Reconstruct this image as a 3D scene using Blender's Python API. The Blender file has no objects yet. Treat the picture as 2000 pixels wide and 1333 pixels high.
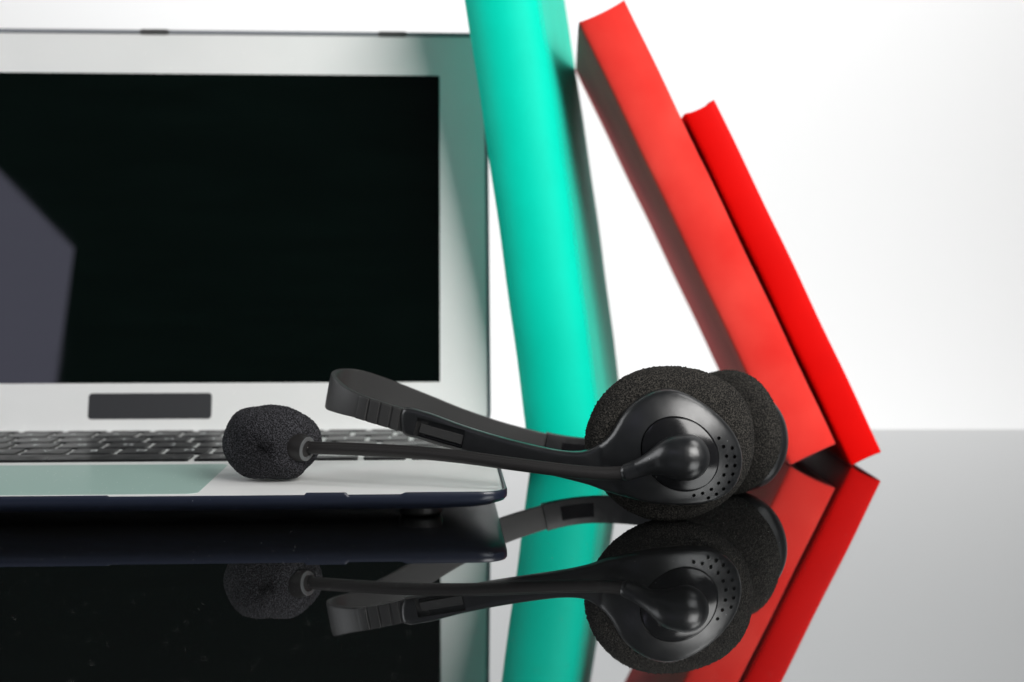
import bpy, bmesh, math, random
import numpy as np
from mathutils import Vector, Matrix
from mathutils.geometry import delaunay_2d_cdt

random.seed(7)
rng = np.random.default_rng(7)
S = bpy.context.scene
COL = S.collection
MM = 0.001
R = math.radians

# ------------------------------------------------------------------ camera
cam_d = bpy.data.cameras.new('camera')
cam = bpy.data.objects.new('camera', cam_d)
COL.objects.link(cam)
cam.location = (0, 0, 0.080)
cam.rotation_euler = (R(90 - 2.534), 0, 0)
cam_d.sensor_width = 36.0
cam_d.lens = 2610.0 / 2000.0 * 36.0
cam_d.clip_start = 0.02
cam_d.clip_end = 30
cam_d.dof.use_dof = True
cam_d.dof.focus_distance = 0.440
cam_d.dof.aperture_fstop = 11.0
cam_d.dof.aperture_blades = 0
S.camera = cam

# ------------------------------------------------------------------ world + lamps
W = bpy.data.worlds.new('World')
S.world = W
W.use_nodes = True
W.node_tree.nodes['Background'].inputs[0].default_value = (0.030, 0.036, 0.038, 1)
W.node_tree.nodes['Background'].inputs[1].default_value = 1.0


def area_lamp(name, loc, target, sx, sy, radiance, col=(1, 1, 1), roll=0.0):
    d = bpy.data.lights.new(name, 'AREA')
    d.shape = 'RECTANGLE'
    d.size, d.size_y = sx, sy
    d.energy = radiance * math.pi * sx * sy
    d.color = col
    o = bpy.data.objects.new(name, d)
    COL.objects.link(o)
    o.location = loc
    q = (Vector(target) - Vector(loc)).to_track_quat('-Z', 'Y')
    o.rotation_euler = (q.to_matrix() @ Matrix.Rotation(roll, 3, 'Z')).to_euler()
    return o


area_lamp('backdrop_lamp', (0.0, 0.95, 1.10), (0.0, 1.75, 1.10), 1.7, 0.6, 5.0)
area_lamp('backdrop_lamp_low', (0.0, 0.95, -0.60), (0.0, 1.75, -0.60), 1.7, 0.6, 3.6)
area_lamp('overhead_softbox', (0.42, 0.42, 0.62), (0.06, 0.46, 0.02), 0.28, 0.28, 6.0, (1.0, 0.99, 0.97))
area_lamp('key_softbox', (0.55, -0.22, 0.56), (0.03, 0.54, 0.08), 0.66, 0.60, 10.8, (1.0, 0.985, 0.965))
area_lamp('added_fill_light', (-0.82, 0.50, 0.40), (0.05, 0.60, 0.08), 0.5, 0.5, 3.6, (0.97, 0.98, 1.0))  # added fill light at the left, brightens the book sides and lid bezel
# tilted side panel that mirrors as a grey-violet shape in the screen
pl = area_lamp('side_panel_lamp', (0, 0, 1), (0, 0, 0), 0.36, 0.44, 1.7, (0.76, 0.74, 1.0))
pc = Vector((-0.439, -0.324, 0.617))
e1 = Vector((-0.1124, -0.0267, 0.1250)).normalized()
e2 = Vector((-0.0531, -0.2105, -0.0925)); e2 = (e2 - e1 * e2.dot(e1)).normalized()
zz = e1.cross(e2)
facing = (Vector((-0.15, 0.6, 0.1)) - pc)
if zz.dot(facing) > 0: e2n = -e2; zz = -zz
else: e2n = e2
pm = Matrix((e1, e2n, zz)).transposed().to_4x4()
pm.translation = pc + e1 * 0.18 + e2 * 0.22
pl.matrix_world = pm

S.view_settings.view_transform = 'Standard'
S.view_settings.look = 'None'
S.view_settings.exposure = 0.0
S.view_settings.gamma = 1.0
S.view_settings.use_curve_mapping = False
S.render.engine = 'CYCLES'
S.cycles.use_denoising = True
S.cycles.max_bounces = 10
S.cycles.glossy_bounces = 6
S.cycles.sample_clamp_indirect = 6


# ------------------------------------------------------------------ materials
def mat(name, col, rough=0.5, metal=0.0, spec=0.5, coat=0.0, coat_rough=0.1):
    m = bpy.data.materials.new(name)
    m.use_nodes = True
    b = m.node_tree.nodes['Principled BSDF']
    b.inputs['Base Color'].default_value = (*col, 1)
    b.inputs['Roughness'].default_value = rough
    b.inputs['Metallic'].default_value = metal
    b.inputs['Specular IOR Level'].default_value = spec
    b.inputs['Coat Weight'].default_value = coat
    b.inputs['Coat Roughness'].default_value = coat_rough
    return m


def nodes(m):
    nt = m.node_tree
    return nt, nt.nodes, nt.links, nt.nodes['Principled BSDF']


def coords(m):
    nt, N, L, b = nodes(m)
    return N.new('ShaderNodeTexCoord').outputs['Object']


def add_noise(m, scale, detail=3.0, stretch=None):
    nt, N, L, b = nodes(m)
    co = coords(m)
    if stretch:
        mp = N.new('ShaderNodeMapping')
        mp.inputs['Scale'].default_value = stretch
        L.new(co, mp.inputs['Vector'])
        co = mp.outputs['Vector']
    n = N.new('ShaderNodeTexNoise')
    n.inputs['Scale'].default_value = scale
    n.inputs['Detail'].default_value = detail
    L.new(co, n.inputs['Vector'])
    return n.outputs['Fac']


def remap(m, fac, lo, hi, a=0.3, c=0.7):
    nt, N, L, b = nodes(m)
    r = N.new('ShaderNodeMapRange')
    r.inputs['From Min'].default_value = a
    r.inputs['From Max'].default_value = c
    r.inputs['To Min'].default_value = lo
    r.inputs['To Max'].default_value = hi
    L.new(fac, r.inputs['Value'])
    return r.outputs['Result']


def ramp_col(m, fac, c0, c1, p0=0.3, p1=0.7):
    nt, N, L, b = nodes(m)
    r = N.new('ShaderNodeValToRGB')
    r.color_ramp.elements[0].position = p0
    r.color_ramp.elements[1].position = p1
    r.color_ramp.elements[0].color = (*c0, 1)
    r.color_ramp.elements[1].color = (*c1, 1)
    L.new(fac, r.inputs['Fac'])
    return r.outputs['Color']


def bump(m, fac, dist, strength=1.0):
    nt, N, L, b = nodes(m)
    k = N.new('ShaderNodeBump')
    k.inputs['Distance'].default_value = dist
    k.inputs['Strength'].default_value = strength
    L.new(fac, k.inputs['Height'])
    L.new(k.outputs['Normal'], b.inputs['Normal'])


def dust(m, base_socket_or_col, scale, thresh, col=(0.75, 0.75, 0.72), dim='3D', keep=0.72):
    """sparse dust grains: small voronoi cells near their seed points, kept only where a noise allows"""
    nt, N, L, b = nodes(m)
    co = coords(m)
    v = N.new('ShaderNodeTexVoronoi')
    v.voronoi_dimensions = dim
    v.inputs['Scale'].default_value = scale
    L.new(co, v.inputs['Vector'])
    lt = N.new('ShaderNodeMath'); lt.operation = 'LESS_THAN'
    L.new(v.outputs['Distance'], lt.inputs[0]); lt.inputs[1].default_value = thresh
    sep = N.new('ShaderNodeSeparateColor')
    L.new(v.outputs['Color'], sep.inputs[0])
    gt = N.new('ShaderNodeMath'); gt.operation = 'GREATER_THAN'
    L.new(sep.outputs[0], gt.inputs[0]); gt.inputs[1].default_value = keep
    mu = N.new('ShaderNodeMath'); mu.operation = 'MULTIPLY'
    L.new(lt.outputs[0], mu.inputs[0]); L.new(gt.outputs[0], mu.inputs[1])
    mx = N.new('ShaderNodeMix'); mx.data_type = 'RGBA'
    L.new(mu.outputs[0], mx.inputs[0])
    if isinstance(base_socket_or_col, tuple):
        mx.inputs[6].default_value = (*base_socket_or_col, 1)
    else:
        L.new(base_socket_or_col, mx.inputs[6])
    mx.inputs[7].default_value = (*col, 1)
    L.new(mx.outputs[2], b.inputs['Base Color'])
    return mu.outputs[0]


def link_in(m, sock, name):
    m.node_tree.links.new(sock, m.node_tree.nodes['Principled BSDF'].inputs[name])


M = {}
# polished dark mirror-like table sheet
m = M['table'] = mat('polished_black_acrylic', (0.33, 0.34, 0.345), 0.012, 1.0)
f = dust(m, (0.315, 0.325, 0.33), 170, 0.019, (0.6, 0.6, 0.58), '2D', 0.84)
nt, N, L, b = nodes(m)
r1 = remap(m, f, 0.988, 0.0, 0, 1); link_in(m, r1, 'Metallic')
n1 = add_noise(m, 35, 4)
r2 = remap(m, n1, 0.004, 0.03); link_in(m, r2, 'Roughness')

m = M['backdrop'] = mat('white_paper_backdrop', (0.86, 0.86, 0.86), 0.9, 0, 0.2)
bump(m, add_noise(m, 900, 2), 0.00005)

m = M['alu'] = mat('brushed_silver_aluminium', (0.80, 0.81, 0.80), 0.42, 0.2, 0.3)
c = ramp_col(m, add_noise(m, 40, 3), (0.775, 0.785, 0.775), (0.80, 0.805, 0.795))
dust(m, c, 260, 0.03, (0.95, 0.95, 0.93), '2D', 0.85)
link_in(m, remap(m, add_noise(m, 25, 4), 0.38, 0.44), 'Roughness')
bump(m, add_noise(m, 9000, 1), 0.000012, 0.6)

m = M['trackpad'] = mat('trackpad_glass_painted_green_reflection', (0.36, 0.52, 0.47), 0.30, 0.15)  # grey glass; the green cast of its reflections is put into the colour
dust(m, (0.36, 0.52, 0.47), 230, 0.05, (0.9, 0.93, 0.9), '2D', 0.75)
m = M['shell'] = mat('dark_navy_case_plastic', (0.012, 0.016, 0.030), 0.30, 0, 0.5)
dust(m, (0.012, 0.016, 0.030), 330, 0.04, (0.35, 0.35, 0.36))
m = M['clip'] = mat('grey_navy_case_plastic', (0.20, 0.21, 0.23), 0.32)
m = M['screen'] = mat('black_display_glass', (0.0012, 0.003, 0.0028), 0.035, 0, 0.5)
link_in(m, remap(m, add_noise(m, 14, 5, (1, 1, 4)), 0.01, 0.04), 'Roughness')
link_in(m, ramp_col(m, add_noise(m, 22, 6, (1, 1, 6)), (0.0007, 0.0024, 0.0018), (0.0013, 0.0036, 0.0028), 0.35, 0.8), 'Base Color')
m = M['sticker'] = mat('charcoal_vinyl', (0.022, 0.023, 0.026), 0.5)
m = M['key'] = mat('black_key_plastic', (0.008, 0.0085, 0.009), 0.33, 0, 0.3)
link_in(m, remap(m, add_noise(m, 140, 3), 0.26, 0.40), 'Roughness')
m = M['legend'] = mat('white_key_print', (0.75, 0.78, 0.78), 0.5)
m = M['foot'] = mat('grey_rubber_foot', (0.05, 0.05, 0.05), 0.45)
m = M['hinge'] = mat('dark_hinge_plastic', (0.02, 0.02, 0.022), 0.4)

# headset plastics
m = M['satin'] = mat('satin_black_plastic', (0.013, 0.0135, 0.0145), 0.3, 0, 0.8)
dust(m, (0.008, 0.0085, 0.0095), 300, 0.045, (0.30, 0.31, 0.32))
link_in(m, remap(m, add_noise(m, 260, 4), 0.30, 0.38), 'Roughness')
bump(m, add_noise(m, 7000, 2), 0.00002, 0.5)
m = M['gloss'] = mat('glossy_black_plastic', (0.008, 0.008, 0.009), 0.10)
dust(m, (0.008, 0.008, 0.009), 420, 0.05, (0.28, 0.28, 0.28))
link_in(m, remap(m, add_noise(m, 180, 5), 0.12, 0.22), 'Roughness')
m = M['band'] = mat('dull_black_band_plastic', (0.020, 0.020, 0.020), 0.46)
dust(m, (0.026, 0.026, 0.026), 300, 0.04, (0.25, 0.25, 0.25))
bump(m, add_noise(m, 5000, 2), 0.00002, 0.5)
m = M['rubber'] = mat('black_rubber_tube', (0.013, 0.012, 0.012), 0.48, 0, 0.35)
dust(m, (0.013, 0.012, 0.012), 340, 0.05, (0.32, 0.31, 0.30))
m = M['rim'] = mat('worn_grey_plastic_rim', (0.075, 0.078, 0.08), 0.4)


def foam_mat(name, c0, c1):
    m = mat(name, c0, 0.95, 0, 0.25)
    nt, N, L, b = nodes(m)
    v = N.new('ShaderNodeTexVoronoi')
    v.inputs['Scale'].default_value = 2000
    L.new(coords(m), v.inputs['Vector'])
    n = add_noise(m, 1900, 2)
    mx = N.new('ShaderNodeMath'); mx.operation = 'MULTIPLY'
    L.new(v.outputs['Distance'], mx.inputs[0]); L.new(n, mx.inputs[1])
    col = ramp_col(m, mx.outputs[0], c0, c1, 0.14, 0.46)
    L.new(col, b.inputs['Base Color'])
    bump(m, mx.outputs[0], 0.0005, 0.8)
    return m


M['foam'] = foam_mat('black_open_cell_foam', (0.002, 0.002, 0.002), (0.050, 0.046, 0.040))
M['foam_mic'] = foam_mat('charcoal_open_cell_foam', (0.002, 0.002, 0.0025), (0.058, 0.058, 0.066))


def cloth(name, c0, c1, rough, scale, bd, spec=0.2, sheen=0.0, tint=(1, 1, 1)):
    m = mat(name, c0, rough, 0, spec)
    pb = nodes(m)[3]
    pb.inputs['Sheen Weight'].default_value = sheen
    pb.inputs['Sheen Roughness'].default_value = 0.45
    pb.inputs['Sheen Tint'].default_value = (*tint, 1)
    c = ramp_col(m, add_noise(m, scale, 4), c0, c1)
    link_in(m, c, 'Base Color')
    bump(m, add_noise(m, 1800, 3), bd, 0.6)
    return m


M['green'] = cloth('sea_green_glossy_cover', (0.0, 0.64, 0.455), (0.0, 0.71, 0.51), 0.55, 30, 0.00005, 0.08, 0.05, (0.6, 1.0, 0.9))
M['red_a'] = cloth('coral_red_cloth_cover', (0.76, 0.028, 0.022), (0.88, 0.066, 0.050), 0.7, 28, 0.00012, 0.0, 0.75, (1.0, 0.36, 0.38))
M['red_b'] = cloth('scarlet_smooth_cover', (0.70, 0.001, 0.0005), (0.78, 0.002, 0.001), 0.5, 30, 0.00003, 0.06)
m = M['pages'] = mat('cream_page_edges', (0.72, 0.68, 0.60), 0.8)
bump(m, add_noise(m, 60, 2, (60, 1, 1)), 0.0002)


# ------------------------------------------------------------------ mesh helpers (coordinates in millimetres)
def mk(name, verts, faces, material, parent=None, angle=35, origin=(0, 0, 0)):
    v = (np.asarray(verts, float) - np.asarray(origin, float)) * MM
    me = bpy.data.meshes.new(name)
    me.from_pydata(v.tolist(), [], [list(f) for f in faces])
    me.validate()
    bm = bmesh.new(); bm.from_mesh(me)
    bmesh.ops.recalc_face_normals(bm, faces=bm.faces)
    bm.to_mesh(me); bm.free()
    return link(name, me, material, parent, angle)


def link(name, me, material, parent=None, angle=35):
    me.materials.append(material)
    for p in me.polygons:
        p.use_smooth = True
    me.set_sharp_from_angle(angle=R(angle))
    o = bpy.data.objects.new(name, me)
    COL.objects.link(o)
    o.parent = parent
    if angle < 180:
        wn = o.modifiers.new('weighted_normals', 'WEIGHTED_NORMAL')
        wn.mode = 'FACE_AREA'
        wn.weight = 100
        wn.keep_sharp = True
    return o


def empty(name, loc_mm, rz=0.0):
    o = bpy.data.objects.new(name, None)
    COL.objects.link(o)
    o.location = Vector(loc_mm) * MM
    o.rotation_euler = (0, 0, rz)
    o.empty_display_size = 0.02
    return o


def tag(o, label=None, cat=None, group=None, kind=None):
    if label: o['label'] = label
    if cat: o['category'] = cat
    if group: o['group'] = group
    if kind: o['kind'] = kind
    return o


def box_bm(sx, sy, sz, bev=0.0, seg=2):
    bm = bmesh.new()
    bmesh.ops.create_cube(bm, size=1.0, matrix=Matrix.Diagonal((sx * MM, sy * MM, sz * MM, 1)))
    if bev > 0:
        bmesh.ops.bevel(bm, geom=bm.edges[:], offset=bev * MM, segments=seg, profile=0.5, affect='EDGES')
    return bm


def box(name, c, size, material, parent=None, bev=0.0, rot=None, seg=2):
    bm = box_bm(*size, bev, seg)
    mtx = Matrix.Translation(Vector(c) * MM) @ (rot.to_4x4() if rot is not None else Matrix.Identity(4))
    bmesh.ops.transform(bm, matrix=mtx, verts=bm.verts)
    me = bpy.data.meshes.new(name)
    bm.to_mesh(me); bm.free()
    return link(name, me, material, parent)


def rrect(x0, x1, y0, y1, r, n=8, step=None):
    """rounded rectangle, counter-clockwise; step subdivides the straight sides"""
    pts = []
    for cx, cy, a0 in ((x1 - r, y0 + r, -90), (x1 - r, y1 - r, 0), (x0 + r, y1 - r, 90), (x0 + r, y0 + r, 180)):
        for i in range(n + 1):
            a = R(a0 + 90 * i / n)
            pts.append((cx + r * math.cos(a), cy + r * math.sin(a)))
    if step:
        out = []
        for i, p in enumerate(pts):
            q = pts[(i + 1) % len(pts)]
            d = math.hypot(q[0] - p[0], q[1] - p[1])
            k = max(1, int(round(d / step)))
            for j in range(k):
                t = j / k
                out.append((p[0] + (q[0] - p[0]) * t, p[1] + (q[1] - p[1]) * t))
        pts = out
    return pts


def loft(rings, cap0=True, cap1=True, closed=True):
    V = []; F = []
    n = len(rings[0])
    for r in rings: V += [tuple(p) for p in r]
    m = n if closed else n - 1
    for k in range(len(rings) - 1):
        for i in range(m):
            j = (i + 1) % n
            F.append((k * n + i, k * n + j, (k + 1) * n + j, (k + 1) * n + i))
    if cap0: F.append(tuple(range(n))[::-1])
    if cap1: F.append(tuple((len(rings) - 1) * n + i for i in range(n)))
    return V, F


def plate(name, outline, z0, z1, material, parent, bev=0.4, xf=None, angle=35):
    """flat plate from an xy outline with a rounded upper edge; xf maps local (x,y,z) to the parent's frame"""
    o = np.array(outline, float)
    c = o.mean(0)
    nx = np.roll(o, -1, 0) - np.roll(o, 1, 0)
    nx = np.stack([nx[:, 1], -nx[:, 0]], 1)
    nx /= np.linalg.norm(nx, axis=1)[:, None] + 1e-9
    rings = [np.c_[o, np.full(len(o), z0)], np.c_[o, np.full(len(o), z1 - bev)]]
    for a in (30, 60, 90):
        ins = bev * (1 - math.cos(R(a)))
        rings.append(np.c_[o - nx * ins, np.full(len(o), z1 - bev + bev * math.sin(R(a)))])
    V, F = loft([r.tolist() for r in rings])
    if xf: V = [xf(*p) for p in V]
    return mk(name, V, F, material, parent, angle)


def catmull(pts, n):
    P = np.array(pts, float)
    P = np.vstack([2 * P[0] - P[1], P, 2 * P[-1] - P[-2]])
    out = []
    for i in range(1, len(P) - 2):
        p0, p1, p2, p3 = P[i - 1], P[i], P[i + 1], P[i + 2]
        for t in np.linspace(0, 1, n, endpoint=False):
            out.append(0.5 * (2 * p1 + (p2 - p0) * t + (2 * p0 - 5 * p1 + 4 * p2 - p3) * t ** 2 + (3 * p1 - p0 - 3 * p2 + p3) * t ** 3))
    out.append(P[-2])
    return np.array(out)


def sweep(path, section, up, widths=None):
    """section: list of (a,b): a along 'side', b along 'up'; per-point width scale on b"""
    path = np.asarray(path, float)
    T = np.gradient(path, axis=0)
    T /= np.linalg.norm(T, axis=1)[:, None]
    rings = []
    for i, p in enumerate(path):
        u = np.array(up, float)
        side = np.cross(T[i], u); side /= np.linalg.norm(side)
        u2 = u - T[i] * u.dot(T[i]); u2 /= np.linalg.norm(u2)
        w = 1.0 if widths is None else widths[i]
        rings.append([tuple(p + side * a + u2 * b * w) for a, b in section])
    return loft(rings)


def tube(path, r, n=14):
    path = np.asarray(path, float)
    rr = np.full(len(path), r) if np.isscalar(r) else np.asarray(r, float)
    T = np.gradient(path, axis=0)
    T /= np.linalg.norm(T, axis=1)[:, None]
    u = np.array([0, 0, 1.0])
    rings = []
    for i, p in enumerate(path):
        s = np.cross(T[i], u); s /= np.linalg.norm(s)
        v = np.cross(s, T[i])
        rings.append([tuple(p + rr[i] * (math.cos(a) * s + math.sin(a) * v)) for a in np.linspace(0, 2 * math.pi, n, endpoint=False)])
    return loft(rings)


# ------------------------------------------------------------------ setting
o = box('table', (0, 111, -4), (3600, 1222, 8), M['table'], None, 0.0)
tag(o, kind='structure')
V = []; nb = 24
prof = [(300, -1400), (1000, -1400)] + [(1000 + 750 * math.sin(R(a)), -650 - 750 * math.cos(R(a))) for a in np.linspace(8, 90, 12)] + [(1750, 400), (1750, 2400)]
F = []
for x in (-3200, 3200):
    V += [(x, y, z) for y, z in prof]
n = len(prof)
F = [(i, i + 1, n + i + 1, n + i) for i in range(n - 1)]
o = mk('backdrop', V, F, M['backdrop'], None, 60)
tag(o, kind='structure')

# ------------------------------------------------------------------ laptop
lap = empty('laptop', (-150.9, 425, 0), R(3))
tag(lap, 'open silver laptop with blank black screen in a dark snap-on case', 'laptop')


def deck(y): return 10.9 + 2.3 * y / 192.0


def lift(x, y):
    if y > 14: return 0.45
    ax = abs(x)
    if ax < 21: return 0.35
    if 84 < ax < 97.5: return 0.75
    if ax > 115: return min(0.65, 0.65 * (ax - 115) / 1.5)
    return 0.0


base_out = rrect(-150, 150, 0, 192, 9, 10, 0.75)
rings = []


def ring(ins, dz, rad, frac=None, lf=0.0):
    pts = rrect(-150 + ins, 150 - ins, ins, 192 - ins, rad, 10)
    # resample to a common count by arc-length fraction
    p = np.array(pts + [pts[0]])
    s = np.r_[0, np.cumsum(np.linalg.norm(np.diff(p, axis=0), axis=1))]
    t = np.linspace(0, s[-1], 1300, endpoint=False)
    x = np.interp(t, s, p[:, 0]); y = np.interp(t, s, p[:, 1])
    if frac is None:
        z = [deck(b) + dz + lf * lift(a, b) for a, b in zip(x, y)]
    else:
        z = [frac] * len(x)
    return list(zip(x, y, z))


rings = [ring(1.3, -1.2, 8), ring(1.2, 0.02, 8, None, 1), ring(0.8, 0.15, 8.4, None, 1), ring(0.35, 0.05, 8.8, None, 1),
         ring(0.02, -0.4, 9, None, 0.9), ring(0.0, -1.0, 9, None, 0.4), ring(0.1, -2.0, 9.2), ring(0.9, -3.2, 10), ring(3.0, -4.6, 13),
         ring(8, -6.0, 18, None), ring(16, 0, 24, 3.6), ring(30, 0, 30, 2.6), ring(60, 0, 30, 2.3)]
V, F = loft(rings, False, True)
shell = mk('lower_case_shell', V, F, M['shell'], lap, 40)
# aluminium top deck
rs = []
for ins, dz in ((1.25, -1.3), (1.25, -0.22), (1.35, -0.07), (1.55, 0.0)):
    rs.append([(x, y, deck(y) + dz) for x, y in rrect(-150 + ins, 150 - ins, ins, 192 - ins, 8, 10)])
V, F = loft(rs, False, True)
mk('palm_rest_deck', V, F, M['alu'], lap, 40)
tilt = lambda x, y, z: (x, y, deck(y) + z)
plate('trackpad', rrect(-48.5, 48.5, 5.5, 71, 3.5, 6), -0.4, 0.07, M['trackpad'], lap, 0.05, tilt)
for x, y in ((-118, 27), (121, 27), (-118, 168), (121, 168)):
    V, F = loft([[(x + r * math.cos(a), y + r * math.sin(a), z) for a in np.linspace(0, 2 * math.pi, 40, endpoint=False)]
                 for r, z in ((5.2, 0.0), (6.4, 0.12), (7.2, 0.6), (7.5, 1.3), (7.5, 4.5))])
    mk('foot', V, F, M['foot'], lap, 50)

# keyboard: one key object per key, grouped under the keyboard plate
kb_y0, u = 77.0, 18.6
kb = plate('keyboard', rrect(-134.6, 134.6, kb_y0 - 0.6, kb_y0 + 93.2, 2, 5), -0.5, 0.03, M['alu'], lap, 0.02, tilt)


def text_mesh(s, size):
    cu = bpy.data.curves.new('glyph', 'FONT')
    cu.body = s; cu.size = size * MM; cu.align_x = 'CENTER'; cu.align_y = 'CENTER'
    cu.resolution_u = 2
    ob = bpy.data.objects.new('glyph', cu)
    COL.objects.link(ob)
    dg = bpy.context.evaluated_depsgraph_get()
    me = bpy.data.meshes.new_from_object(ob.evaluated_get(dg))
    bpy.data.objects.remove(ob); bpy.data.curves.remove(cu)
    return me


def key(x0, x1, y0, y1, s, size=4.2):
    g = 1.15
    w, d = x1 - x0 - 2 * g, y1 - y0 - 2 * g
    cx, cy = (x0 + x1) / 2, (y0 + y1) / 2
    V, F = [], []
    rings = []
    for ins, z in ((0, -0.2), (0, 0.75), (0.12, 0.95), (0.4, 1.02)):
        rings.append([(x, y, z) for x, y in rrect(-w / 2 + ins, w / 2 - ins, -d / 2 + ins, d / 2 - ins, 1.3, 4)])
    V, F = loft(rings, False, True)
    me = bpy.data.meshes.new('key')
    bm = bmesh.new()
    vs = [bm.verts.new(Vector(p) * MM) for p in V]
    for f in F: bm.faces.new([vs[i] for i in f])
    bmesh.ops.recalc_face_normals(bm, faces=bm.faces)
    if s:
        t = text_mesh(s, size)
        n0 = len(bm.faces)
        bm.from_mesh(t)
        bm.faces.ensure_lookup_table()
        tv = set()
        for f in bm.faces[n0:]:
            f.material_index = 1
            tv.update(f.verts)
        for v in tv: v.co.z = 1.035 * MM
        for f in bm.faces[n0:]:
            f.normal_update()
            if f.normal.z < 0: f.normal_flip()
        bpy.data.meshes.remove(t)
    bm.to_mesh(me); bm.free()
    o = link('key', me, M['key'], kb)
    me.materials.append(M['legend'])
    o.location = (cx * MM, cy * MM, deck(cy) * MM)
    o.rotation_euler = (math.atan(2.3 / 192), 0, 0)
    return o


def row(y0, y1, items, x=-134.0, size=5.6):
    for w, s in items:
        key(x, x + w, y0, y1, s, size if len(s) == 1 else 3.0)
        x += w


rp = 17.4
y = kb_y0
row(y, y + rp, [(u, 'fn'), (u, 'ctrl'), (u, 'alt'), (22.7, 'cmd'), (88.5, ''), (24.5, 'cmd'), (21, 'alt')])
key(78.6, 97.2, y, y + 9, '<', 3)
key(97.2, 115.6, y, y + 9, 'v', 3)
key(97.2, 115.6, y + 9 - 1, y + rp, '^', 3)
key(115.6, 134, y, y + 9, '>', 3)
y += rp
row(y, y + rp, [(2.2 * u, 'shift')] + [(u, k) for k in 'ZXCVBNM,./'] + [(268 - 12.2 * u, 'shift')])
y += rp
row(y, y + rp, [(1.7 * u, 'caps')] + [(u, k) for k in "ASDFGHJKL;'"] + [(268 - 12.7 * u, 'return')])
y += rp
row(y, y + rp, [(1.4 * u, 'tab')] + [(u, k) for k in 'QWERTYUIOP[]'] + [(268 - 13.4 * u, '\\')])
y += rp
row(y, y + rp, [(u, k) for k in '`1234567890-='] + [(268 - 13 * u, 'delete')])
y += rp
row(y, y + 5.6, [(268 / 14, s) for s in ['esc'] + ['F%d' % i for i in range(1, 13)] + ['']])

# lid
LY, LZ, LT = 172.0, 13.0, R(14)


def lid(x, s, n=0.0):
    """x across, s up the lid, n out of the lid face towards the viewer"""
    return (x, LY + s * math.sin(LT) - n * math.cos(LT), LZ + s * math.cos(LT) + n * math.sin(LT))


lidx = lambda x, y, z: lid(x, y, z)
lo = plate('lid', rrect(-149, 149, 0, 190.6, 8, 10), -3.5, 0.0, M['alu'], lap, 0.5, lidx)
# dark rim of the snap-on cover behind and round the lid
outl = rrect(-150.6, 150.6, -0.8, 192.8, 9, 10)
inn = rrect(-149.15, 149.15, 0, 190.8, 8, 10)
rs = [[(x, y, -0.6) for x, y in inn], [(x, y, 0.15) for x, y in inn],
      [(a * .5 + c * .5, b_ * .5 + d * .5, 0.35) for (a, b_), (c, d) in zip(inn, outl)],
      [(x, y, -0.1) for x, y in outl], [(x, y, -3.6) for x, y in outl],
      [(x * 0.99, y, -4.8) for x, y in outl]]
V, F = loft(rs, False, True)
sh = mk('lid_case_shell', [lid(*p) for p in V], F, M['clip'], lap, 40)
for x in (-106, -8, 105):
    plate('case_clip', rrect(x - 7, x + 7, 190.2, 193.0, 1.2, 4), -4.0, 0.6, M['foot'], sh, 0.4, lidx)
scr = plate('screen', rrect(-127.5, 127.5, 22.0, 170.6, 0.6, 3), -0.3, 0.12, M['screen'], lo, 0.05, lidx)
plate('badge_cover', rrect(-30.2, 24.6, 5.6, 17.4, 1.6, 5), -0.3, 0.10, M['sticker'], lo, 0.05, lidx)
V, F = tube([(x, LY + 6.5, 10.5) for x in np.linspace(-105, 105, 12)], 4.2, 20)
mk('hinge', V, F, M['hinge'], lap, 40)

# ------------------------------------------------------------------ books


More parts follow.
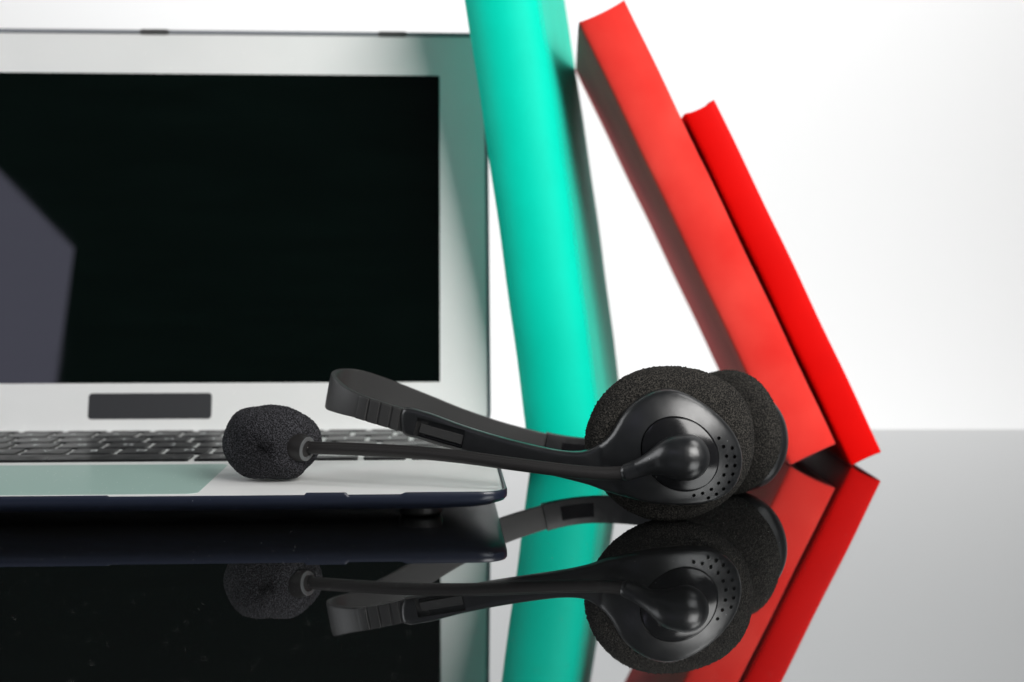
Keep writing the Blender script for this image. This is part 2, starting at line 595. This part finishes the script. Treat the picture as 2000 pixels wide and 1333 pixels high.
def book(name, label, x, y, lean, yaw, w, h, d, bulge, cov, joint=1.0, jy=7.0, ex=0.75, dip=0.0, t=2.6, bow=0.3, group='books leaning beside the laptop'):
    """origin at the front of the lower edge that touches the table; x thickness, y depth, z height"""
    root = empty(name, (x, y, 0), yaw)
    tag(root, label, 'book', group)
    rot = Matrix.Rotation(-lean, 3, 'Y')
    outer = [(0.0, d), (0.0, d * 0.5), (0.0, jy + 5)]
    outer += [(joint * math.sin(math.pi * k / 6) ** 1.0, jy + 5 - 5 * k / 6) for k in range(1, 6)]
    ns = 22
    for k in range(ns + 1):
        a = math.pi * k / ns
        c = -math.cos(a)
        outer.append((w / 2 + (w / 2 - 0.15) * c, jy * (1 - math.sin(a) ** ex) - bulge * math.sin(a) ** 1.2 * 0.9))
    outer += [(w - joint * math.sin(math.pi * k / 6), jy + 5 * k / 6) for k in range(1, 6)]
    outer += [(w, jy + 5), (w, d * 0.5), (w, d)]
    o2 = np.array(outer)
    tn = np.gradient(o2, axis=0); tn /= np.linalg.norm(tn, axis=1)[:, None]
    nr = np.stack([tn[:, 1], -tn[:, 0]], 1)
    inner = o2 - nr * t
    loop = np.vstack([o2, inner[::-1]])
    rings = []
    for z, ins in [(0, 0.5), (0.5, 0.0)] + [(h * q / 20, 0) for q in range(1, 20)] + [(h - 0.5, 0.0), (h, 0.5)]:
        lp = np.vstack([o2 - nr * ins, inner[::-1]])
        sag = (dip if z > h * .99 else (-0.5 * dip if z < h * .01 else 0.0)) * np.where(lp[:, 1] < jy + t + 0.3, np.clip(1 - ((lp[:, 0] - w * 0.5) / (w * 0.46)) ** 2, 0, 1) ** 0.7, 0)
        rings.append([(p[0], p[1], z - q) for p, q in zip(lp, sag)])
    n = len(loop); k = len(o2)
    V, F = loft(rings, False, False)
    for base, flip in ((0, True), ((len(rings) - 1) * n, False)):
        for i in range(k - 1):
            q = (base + i, base + i + 1, base + n - 2 - i, base + n - 1 - i)
            F.append(q[::-1] if flip else q)
    ph = x * 0.37
    V = [(p[0] + bow * math.sin(math.pi * min(1, p[2] / h)) + 0.12 * math.sin(p[2] * 0.11 + ph) , p[1] + 0.18 * math.sin(p[2] * 0.083 + 2 * ph), p[2]) for p in V]
    V = [tuple(rot @ Vector(p)) for p in V]
    mk('cover', V, F, cov, root, 50)
    fy = np.linspace(-1, 1, 9)
    sec = [(t + 0.05, jy + 2.2)] + [(t + 0.05, d - 3.5)] + [(w / 2 + f * (w / 2 - t - 0.05), d - 4.5 + 1.5 * f * f - 1) for f in fy[1:-1]] + [(w - t - 0.05, d - 3.5), (w - t - 0.05, jy + 2.2)]
    rr = [[(a, b_, z) for a, b_ in sec] for z in (3.0, h - 3.0)]
    V, F = loft(rr)
    mk('page_block', [tuple(rot @ Vector(p)) for p in V], F, M['pages'], root, 40)
    return root


book('green_book', 'tall glossy sea green book leaning on the laptop lid edge', 7.0, 577, R(8.3), R(-9.0), 32.5, 236, 132, 6.0, M['green'], 1.3, 7.0, 0.75, 0.0, bow=1.2)
book('thick_red_book', 'thick coral red book leaning against the green book', 120.8, 578, R(25.7), R(-2.2), 22.4, 213, 132, 0.8, M['red_a'], 0.2, 2.6, 0.45, 1.0)
book('thin_red_book', 'thinner bright scarlet book at the outer end of the leaning row', 147.2, 576, R(25.7), R(-2.2), 14.6, 169, 118, 0.4, M['red_b'], 0.15, 1.6, 0.35, 1.1)

# ------------------------------------------------------------------ headset
HO = (54.0, 446.0, 0.0)
hs = empty('headset', HO)
tag(hs, 'black headset with foam ear pads and boom microphone on the glossy table', 'headset')


def hmk(name, V, F, material, parent=hs, angle=35):
    return mk(name, V, F, material, parent, angle, HO)


_kx = np.array([-60, -40, -20, 0, 20, 35, 54, 70, 90.0]); _ky = np.array([460, 453, 446.5, 440.5, 435.5, 433, 433, 434.5, 438.0])
_fine = np.linspace(-60, 90, 301)
_raw = np.interp(_fine, _kx, _ky)
_sm = np.convolve(np.pad(_raw, 20, mode='reflect', reflect_type='odd'), np.ones(41) / 41, 'valid')


def sheet(X): return float(np.interp(X, _fine, _sm))


OUT = [(-37.01,36.78),(-29.38,35.97),(-22.36,33.78),(-17.14,32.06),(-8.52,29.60),(0.00,27.51),(8.44,25.72),(15.13,24.58),(20.12,24.23),(24.27,24.66),(27.58,26.24),(30.87,28.99),(33.00,31.88),(34.96,35.26),(37.45,38.60),(40.77,41.43),(44.91,43.77),(49.07,44.94),(53.23,44.77),(58.28,42.90),(64.22,39.17),(69.33,34.60),(73.14,29.50),(75.26,24.07),(75.47,19.01),(74.12,14.49),(71.21,11.03),(66.97,8.58),(61.04,7.33),(53.43,7.27),(45.08,7.94),(36.72,9.79),(30.10,11.68),(25.12,13.40),(16.81,15.35),(8.44,17.07),(0.00,18.82),(-8.53,20.69),(-17.15,22.93),(-24.13,24.55),(-31.18,26.53),(-37.40,28.74)]
HOLES = [(67.33,29.68),(68.99,26.79),(72.16,26.12),(70.08,23.52),(73.07,23.11),(70.26,20.11),(73.25,20.04),(69.33,17.10),(72.61,17.14),(67.59,14.32),(71.39,14.36),(65.12,12.27),(69.55,12.06),(62.11,10.99),(67.08,10.35),(59.14,10.36),(64.30,9.18)]
WIN = [(-31.93,34.23),(-15.58,30.39),(-16.81,24.15),(-33.48,28.24)]
DC = np.array((54.2, 24.5)); DA = math.atan2(-8.36, 10.7); DR = (13.3, 11.2)


def resample(p, step, closed=True):
    p = np.array(p, float)
    if closed: p = np.vstack([p, p[:1]])
    s = np.r_[0, np.cumsum(np.linalg.norm(np.diff(p, axis=0), axis=1))]
    n = int(round(s[-1] / step))
    t = np.linspace(0, s[-1], n, endpoint=False) if closed else np.linspace(0, s[-1], n + 1)
    return np.stack([np.interp(t, s, p[:, 0]), np.interp(t, s, p[:, 1])], 1)


def ellipse(c, ra, rb, ang, n):
    a = np.linspace(0, 2 * math.pi, n, endpoint=False)
    ca, sa = math.cos(ang), math.sin(ang)
    x, y = ra * np.cos(a), rb * np.sin(a)
    return np.stack([c[0] + x * ca - y * sa, c[1] + x * sa + y * ca], 1)


def inside(P, poly):
    x, y = P[:, 0][:, None], P[:, 1][:, None]
    x1, y1 = poly[:, 0][None], poly[:, 1][None]
    x2, y2 = np.roll(poly[:, 0], -1)[None], np.roll(poly[:, 1], -1)[None]
    cond = ((y1 > y) != (y2 > y)) & (x < (x2 - x1) * (y - y1) / (y2 - y1 + 1e-12) + x1)
    return cond.sum(1) % 2 == 1


def dist_to(P, poly):
    a = poly[None]; b = np.roll(poly, -1, 0)[None]; p = P[:, None]
    ab = b - a
    t = np.clip(((p - a) * ab).sum(2) / ((ab ** 2).sum(2) + 1e-12), 0, 1)
    return np.linalg.norm(p - a - ab * t[..., None], axis=2).min(1)


def closed_smooth(p):
    p = [tuple(q) for q in p]
    c_ = catmull(p[-3:] + p + p[:4], 10)
    return c_[30:30 + 10 * len(p)]


def arm_plate(outline, holes, depth_fn, thick_fn, front, edge_r=1.6, hole_depth=1.5, grid=0.85):
    """shell between a domed front face with cut holes and a back face; front(X,Z,d) gives the Y of the face"""
    ol = resample(closed_smooth(outline), 0.7)
    tn = np.roll(ol, -1, 0) - np.roll(ol, 1, 0)
    nr = np.stack([tn[:, 1], -tn[:, 0]], 1); nr /= np.linalg.norm(nr, axis=1)[:, None]
    if inside(ol[:1] + nr[:1] * 0.2, ol)[0] == False: nr = -nr
    loops = [ol] + holes
    pts = [ol]
    for off in (0.12, 0.35, 0.7, 1.15):
        q = ol + nr * off
        ok = inside(q, ol) & (dist_to(q, ol) > off * 0.85)
        pts.append(q[ok])
    gx = np.arange(ol[:, 0].min(), ol[:, 0].max(), grid); gy = np.arange(ol[:, 1].min(), ol[:, 1].max(), grid * 0.87)
    G = np.array([(x + (0.5 * grid if j % 2 else 0), y_) for j, y_ in enumerate(gy) for x in gx])
    G = G[inside(G, ol) & (dist_to(G, ol) > 1.5)]
    for h in holes: G = G[~inside(G, h) & (dist_to(G, h) > 0.3)]
    E = []; base = 0
    allp = [ol] + holes
    for lp in allp:
        n = len(lp); E += [(base + i, base + (i + 1) % n) for i in range(n)]; base += n
    extra = np.vstack(pts[1:] + [G])
    keep = np.ones(len(extra), bool)
    for h in holes: keep &= ~inside(extra, h) & (dist_to(extra, h) > 0.15)
    extra = extra[keep]
    P2 = np.vstack(allp + [extra])
    res = delaunay_2d_cdt([Vector(p) for p in P2], E, [], 0, 1e-6)
    vv = np.array([tuple(v) for v in res[0]]); tri = np.array([t for t in res[2]])
    cen = vv[tri].mean(1)
    ok = inside(cen, ol)
    for h in holes: ok &= ~inside(cen, h)
    tri = tri[ok]
    d = dist_to(vv, ol)
    e = np.where(d < edge_r, edge_r - np.sqrt(np.maximum(edge_r ** 2 - (edge_r - d) ** 2, 0)), 0)
    Y = np.array([front(a, b_) for a, b_ in vv]) + e
    V = np.c_[vv[:, 0], Y, vv[:, 1]].tolist()
    F = [tuple(t) for t in tri]
    # boundary edges -> walls
    cnt = {}
    for t in F:
        for i in range(3):
            a, b_ = t[i], t[(i + 1) % 3]
            cnt.setdefault((min(a, b_), max(a, b_)), []).append((a, b_))
    bed = [v[0] for v in cnt.values() if len(v) == 1]
    back = {}
    for a, b_ in bed:
        for i in (a, b_):
            if i not in back:
                outerv = d[i] < 0.05
                x, z = vv[i]
                back[i] = len(V)
                if outerv: V.append((x, front(x, z) + thick_fn(x), z))
                else: V.append((x, V[i][1] + hole_depth, z))
        F.append((b_, a, back[a], back[b_]))
    # closing floor behind every hole and the back face
    nb_ = {}
    for a, b_ in bed: nb_[a] = b_
    seen = set()
    for a in list(nb_):
        if a in seen: continue
        lp = [a]; seen.add(a); c_ = nb_[a]
        while c_ != a and c_ not in seen:
            lp.append(c_); seen.add(c_); c_ = nb_.get(c_, a)
        F.append(tuple(back[i] for i in lp))
    return V, F


def thick(X): return 3.4 + 2.4 * min(1, max(0, (X - 20) / 15))


def front(X, Z):
    r2 = ((X - 53) / 24) ** 2 + ((Z - 25) / 20) ** 2
    return sheet(X) - 6.3 * max(0.0, 1 - r2) ** 0.9


holes = [ellipse(DC + (np.array(h) - DC) * 0.965, 0.62, 0.62, 0, 14) for h in HOLES]
disc_hole = ellipse(DC, DR[0] + 0.28, DR[1] + 0.28, DA, 72)
win = resample(WIN, 0.8)
V, F = arm_plate(OUT, [disc_hole, win] + holes, sheet, thick, front)
yoke = hmk('ear_cup_arm', V, F, M['satin'], hs, 42)

# slider strip seen in the arm's window
wc = np.array(WIN)
mid = lambda a, b_, t: wc[a] * (1 - t) + wc[b_] * t
strips = []
for nm, t0, t1, yo, mm_ in (('slider_strip', 0.30, 0.80, 0.55, 'band'), ('slider_rail', 0.90, 0.965, 0.45, 'gloss')):
    q = [mid(0, 3, t0), mid(1, 2, t0), mid(1, 2, t1), mid(0, 3, t1)]
    a = [(p[0], sheet(p[0]) + yo, p[1]) for p in q]
    n_ = 14
    top = [tuple(np.array(a[0]) * (1 - t) + np.array(a[1]) * t) for t in np.linspace(0.10, 0.98, n_)]
    bot = [tuple(np.array(a[3]) * (1 - t) + np.array(a[2]) * t) for t in np.linspace(0.10, 0.98, n_)]
    rs = []
    for tp, bt in zip(top, bot):
        yf = sheet(tp[0]) + yo
        rs.append([(tp[0], yf + 0.15, tp[2]), (tp[0], yf, tp[2] - 0.2), (bt[0], yf, bt[2] + 0.2), (bt[0], yf + 0.15, bt[2]), (bt[0], yf + 1.3, bt[2]), (tp[0], yf + 1.3, tp[2])])
    V, F = loft(rs)
    hmk(nm, V, F, M[mm_], yoke, 30)

# glossy pivot disc set into the arm plate
rs = []
for k, dz in ((1.0, 1.0), (1.0, 0.1), (0.985, -0.12), (0.95, -0.28), (0.85, -0.62), (0.7, -1.0), (0.5, -1.35), (0.3, -1.55), (0.1, -1.65)):
    e_ = ellipse(DC, DR[0] * k, DR[1] * k, DA, 72)
    rs.append([(x, sheet(DC[0]) + (front(x, z) - sheet(DC[0])) * 0.0 - 5.25 + ((x - DC[0]) / 24) ** 2 * 1.6 + ((z - DC[1]) / 20) ** 2 * 1.6 + dz, z) for x, z in e_])
V, F = loft(rs)
disc = hmk('pivot_disc', V, F, M['gloss'], yoke, 50)


def foam(name, c, normal, R0, ht, su, material, parent, nu=430, nv=150, amp=0.16, pw=2.4, dish=0.0):
    n = np.array(normal, float); n /= np.linalg.norm(n)
    uu = np.cross(n, (0, 0, 1)); uu /= np.linalg.norm(uu); ww = np.cross(uu, n)
    V = []
    th = np.linspace(0.02, math.pi - 0.02, nv)
    ph = np.linspace(0, 2 * math.pi, nu, endpoint=False)
    lump = [(rng.integers(2, 6), rng.random() * 6.28, rng.normal() * 0.22) for _ in range(5)]
    for t in th:
        st, ct = math.sin(t), math.cos(t)
        rr = R0 * st ** (2 / pw); hh = ht * math.copysign(abs(ct) ** (2 / pw), ct)
        j = rng.normal(0, amp, nu)
        k = 1 + (j / max(rr, 4.0))
        lo_ = sum(a * np.sin(m_ * ph + p) for m_, p, a in lump) * st
        x = (rr * k + lo_) * np.cos(ph) * su; z = (rr * k + lo_) * np.sin(ph)
        hhv = hh + np.sign(ct) * rng.normal(0, amp, nu) * abs(ct) - dish * (1 - st)
        V.append(np.array(c)[None] + x[:, None] * uu[None] + z[:, None] * ww[None] + hhv[:, None] * n[None])
    V, F = loft([[tuple(p) for p in v] for v in V])
    return hmk(name, V, F, material, parent, 180)


foam('ear_cushion', (53.2, 446.3, 26.2), (0.14, -0.985, 0.0), 26.0, 10.5, 1.11, M['foam'], hs)
fc = foam('ear_cushion', (81.2, 502.0, 23.4), (-0.75, -0.66, 0.05), 23.4, 8.6, 1.0, M['foam'], hs, 360, 130)

# far ear cup plate (seen from its edge) and far arm
n = np.array((0.75, 0.66, -0.05)); n /= np.linalg.norm(n)
uu = np.cross(n, (0, 0, 1)); uu /= np.linalg.norm(uu); ww = np.cross(uu, n)
cc = np.array((86.0, 506.6, 20.2))
rs = []
for r_, h_ in ((18.5, -2), (19.6, 1.0), (19.9, 3.0), (19.4, 5.0), (18.0, 7.4), (16, 9.6), (10, 11.0), (3, 11.6)):
    rs.append([tuple(cc + uu * r_ * math.cos(a) + ww * r_ * math.sin(a) + n * h_) for a in np.linspace(0, 2 * math.pi, 64, endpoint=False)])
V, F = loft(rs)
far_cup = hmk('ear_cup', V, F, M['satin'], hs, 40)

# headband: flat strip bent into a long U
up = (0.19, 0, 0.98)
near = [(-28.5, 451.6, 30.4), (-34.7, 453.9, 32.2), (-45.4, 456.6, 35.1), (-52.8, 460.0, 37.1), (-58.9, 465.0, 38.7), (-63.6, 472.0, 40.3), (-65.0, 480.0, 41.4), (-62.6, 488.0, 41.9), (-56.8, 494.0, 41.2),
        (-46.4, 503.0, 37.2), (-33.4, 512.0, 31.4), (-20.0, 520.5, 25.3), (-2.0, 529.5, 18.5), (21.4, 535.0, 12.8), (42, 535.0, 11.6), (68, 529, 13.5), (88, 520, 17)]
wid = [7.0, 7.6, 7.9, 8.2, 9.6, 11.6, 12.6, 12.6, 12.2, 11.4, 10.8, 10.4, 10.2, 9.4, 9.6, 10, 10]
pw = catmull([(*p, w_) for p, w_ in zip(near, wid)], 14)
sec = [(-1.0, -0.47), (-0.8, -0.5), (0.8, -0.5), (1.0, -0.47), (1.1, -0.2), (1.1, 0.2), (1.0, 0.47), (0.8, 0.5), (-0.8, 0.5), (-1.0, 0.47), (-1.1, 0.2), (-1.1, -0.2)]
V, F = sweep(pw[:, :3], sec, up, pw[:, 3])
band = hmk('headband', V, F, M['band'], hs, 30)
# four raised grip ribs on the outer face by the slider
upn = np.array(up) / np.linalg.norm(up)
for x0, x1 in ((-52.6, -49.3), (-48.7, -45.4), (-44.8, -41.5), (-40.9, -38.2)):
    rs = []
    for x in (x0, x0 + 0.15, x0 + 0.4, x0 * .5 + x1 * .5, x1 - 0.4, x1 - 0.15, x1):
        i = int(np.argmin(np.where(pw[:, 1] < 478, abs(pw[:, 0] - x), 99)))
        j = min(i + 1, len(pw) - 1)
        c_ = pw[i, :3] + (pw[j, :3] - pw[i, :3]) * ((x - pw[i, 0]) / (pw[j, 0] - pw[i, 0] + 1e-9) if abs(pw[j, 0] - pw[i, 0]) > 1e-6 else 0)
        T = pw[min(i + 1, len(pw) - 1), :3] - pw[i - 1, :3]; T /= np.linalg.norm(T)
        sd = np.cross(T, upn); sd /= np.linalg.norm(sd)
        if sd[1] > 0: sd = -sd
        w_ = pw[i, 3]
        edge = 0.30 if x in (x0, x1) else (0.55 if abs(x - x0) < 0.2 or abs(x - x1) < 0.2 else 0.62)
        rs.append([tuple(c_ + sd * (1.0 + a) + upn * b_ * w_) for a, b_ in ((-0.4, -0.5), (edge - 0.1, -0.5), (edge, -0.44), (edge, 0.40), (edge - 0.15, 0.46), (-0.4, 0.46))])
    V, F = loft(rs)
    hmk('grip_rib', V, F, M['band'], band, 30)
# far slider sleeve on the band
rs = []
sl = [i for i in range(len(pw)) if pw[i, 0] > 12 and pw[i, 1] > 500]
V, F = sweep(pw[sl, :3], [(a * 1.75, b_ * 1.14) for a, b_ in sec], up, pw[sl, 3])
far_arm = hmk('far_arm', V, F, M['satin'], hs, 30)
sl2 = [i for i in sl if 19 < pw[i, 0] < 33]
V, F = sweep(pw[sl2, :3] + np.array((0, -1.6, 0)), [(a * 0.55, b_ * 0.6) for a, b_ in sec], up, pw[sl2, 3])
hmk('slider_strip', V, F, M['gloss'], far_arm, 30)

# boom pivot knob with its neck: a chain of blended spheres
kn = catmull([(55.4, 422.6, 24.3, 7.5), (51.5, 422.9, 24.4, 6.6), (47.6, 423.6, 23.3, 4.8), (43.8, 424.6, 21.8, 3.5), (40.2, 425.8, 20.2, 2.9), (36.6, 426.9, 18.7, 2.75)], 8)
bm = bmesh.new()
for p in kn[:-1:1]:
    bmesh.ops.create_uvsphere(bm, u_segments=28, v_segments=18, radius=p[3] * MM, matrix=Matrix.Translation(Vector(p[:3] - np.array(HO)) * MM))
tmp_me = bpy.data.meshes.new('boom_pivot')
bm.to_mesh(tmp_me); bm.free()
tmp = bpy.data.objects.new('boom_pivot_rough', tmp_me)
COL.objects.link(tmp)
rm = tmp.modifiers.new('remesh', 'REMESH'); rm.mode = 'VOXEL'; rm.voxel_size = 0.00032
sm = tmp.modifiers.new('smooth', 'SMOOTH'); sm.factor = 0.5; sm.iterations = 14
knob_me = bpy.data.meshes.new_from_object(tmp.evaluated_get(bpy.context.evaluated_depsgraph_get()))
bpy.data.objects.remove(tmp)
knob_me.name = 'boom_pivot'
knob_me.materials.clear()
knob = link('boom_pivot', knob_me, M['satin'], hs, 180)
# flat collar where the tube enters the neck
c0, c1 = kn[-6][:3], kn[-1][:3]
dc = (c0 - c1) / np.linalg.norm(c0 - c1)
rs = []
s1 = np.cross(dc, (0, 0, 1)); s1 /= np.linalg.norm(s1); s2 = np.cross(s1, dc)
for t, r_ in ((0.0, 2.55), (0.12, 2.85), (3.0, 2.95), (5.5, 2.9)):
    rs.append([tuple(c1 + dc * t + r_ * (math.cos(a) * s1 + math.sin(a) * s2)) for a in np.linspace(0, 2 * math.pi, 32, endpoint=False)])
V, F = loft(rs)
hmk('tube_collar', V, F, M['satin'], knob, 40)

# boom tube and its raised seam
bp = catmull([(38.5, 426.4, 19.2), (34.0, 427.4, 18.35), (26.44, 428.8, 18.15), (16.60, 431.00, 18.75), (0.00, 435.00, 20.35), (-16.94, 440.00, 21.95), (-34.26, 445.00, 22.9), (-51.96, 450.00, 23.2), (-68.0, 454.6, 23.15), (-75, 457, 23.2)], 12)
V, F = tube(bp, 1.95, 18)
boom = hmk('microphone_boom', V, F, M['rubber'], hs, 60)
sm_ = bp[4:-8] + np.array((0, 0.15, 1.5))
V, F = tube(sm_, 0.9, 10)
hmk('boom_seam', V, F, M['rubber'], boom, 60)

# microphone holder
ax = np.array((0.86, -0.46, -0.12)); ax /= np.linalg.norm(ax)
rc = np.array((-69.6, 453.2, 23.05))
u1 = np.cross(ax, (0, 0, 1)); u1 /= np.linalg.norm(u1); v1 = np.cross(u1, ax)
circ = lambda c, r: [tuple(c + r * (math.cos(a) * u1 + math.sin(a) * v1)) for a in np.linspace(0, 2 * math.pi, 48, endpoint=False)]
V, F = loft([circ(rc - ax * t, r) for t, r in ((13, 5.4), (6, 5.1), (3, 4.8), (0.9, 4.35), (0.4, 4.2))])
holder = hmk('microphone_holder', V, F, M['rubber'], hs, 50)
V, F = loft([circ(rc - ax * t, r) for t, r in ((0.6, 4.22), (0.15, 4.16), (0.0, 3.95), (0.0, 2.9), (0.8, 2.6), (2.0, 2.5))], False, True)
hmk('holder_rim', V, F, M['rim'], holder, 40)

# microphone foam
MO = np.array([(-17.04,-0.71),(-16.29,3.74),(-14.32,5.52),(-13.77,7.66),(-11.43,10.86),(-7.52,12.55),(-3.26,13.26),(2.76,12.81),(8.69,11.39),(12.75,9.17),(15.65,5.52),(16.77,1.25),(15.76,-4.28),(14.14,-7.49),(10.39,-10.79),(6.12,-12.4),(-1.08,-12.45),(-7.56,-12.1),(-11.79,-9.27),(-15.40,-5.97)])
pa = np.arctan2(MO[:, 1], MO[:, 0]); pr = np.linalg.norm(MO, axis=1)
od = np.argsort(pa); pa, pr = pa[od], pr[od]
_a = np.linspace(-math.pi, math.pi, 361)[:-1]
_r = np.interp(_a, np.r_[pa - 2 * math.pi, pa, pa + 2 * math.pi], np.r_[pr, pr, pr])
_k = np.hanning(57); _k /= _k.sum()
_r = np.convolve(np.r_[_r[-28:], _r, _r[:28]], _k, 'valid')
pa, pr = _a, _r
pa = np.r_[pa - 2 * math.pi, pa, pa + 2 * math.pi]; pr = np.r_[pr, pr, pr]
mc = np.array((-83.4, 462.0, 23.85))
nu, nv = 360, 190
rs = []
hd = (rc - ax * 4.5 - mc)
for t in np.linspace(0.02, math.pi - 0.02, nv):
    a = np.linspace(0, 2 * math.pi, nu, endpoint=False)
    x, yv, z = np.sin(t) * np.cos(a), np.full(nu, -np.cos(t)), np.sin(t) * np.sin(a)
    rr = np.interp(a, pa, pr, period=None) if False else np.interp((a + math.pi) % (2 * math.pi) - math.pi, pa, pr)
    k = rr * (1 + 0.025 * np.sin(3 * a + 4 * yv) * np.sin(t) + 0.03 * np.sin(5 * yv + 2 * x * 3))
    jit = rng.normal(0, 0.15, nu)
    Pp = np.stack([x * k + x * jit, yv * (13.2 + jit), z * k + z * jit], 1)
    Pp[:, 2] = np.where(Pp[:, 2] < -10.5, -10.5 - 2.0 * (1 - np.exp((Pp[:, 2] + 10.5) / 2.0)), Pp[:, 2])
    # dimple where the holder enters and a pinched fold on the far end
    dd = np.linalg.norm(Pp - hd[None], axis=1)
    Pp += ax[None] * (-2.4 * np.exp(-(dd / 6.0) ** 2))[:, None]
    pd = np.linalg.norm(Pp - np.array((-12.5, -8.5, 1.5))[None], axis=1)
    Pp += np.array((0.8, 0.6, 0.0))[None] * (1.9 * np.exp(-(pd / 3.6) ** 2))[:, None]
    rs.append([tuple(mc + p) for p in Pp])
V, F = loft(rs)
hmk('microphone_cushion', V, F, M['foam_mic'], hs, 180)
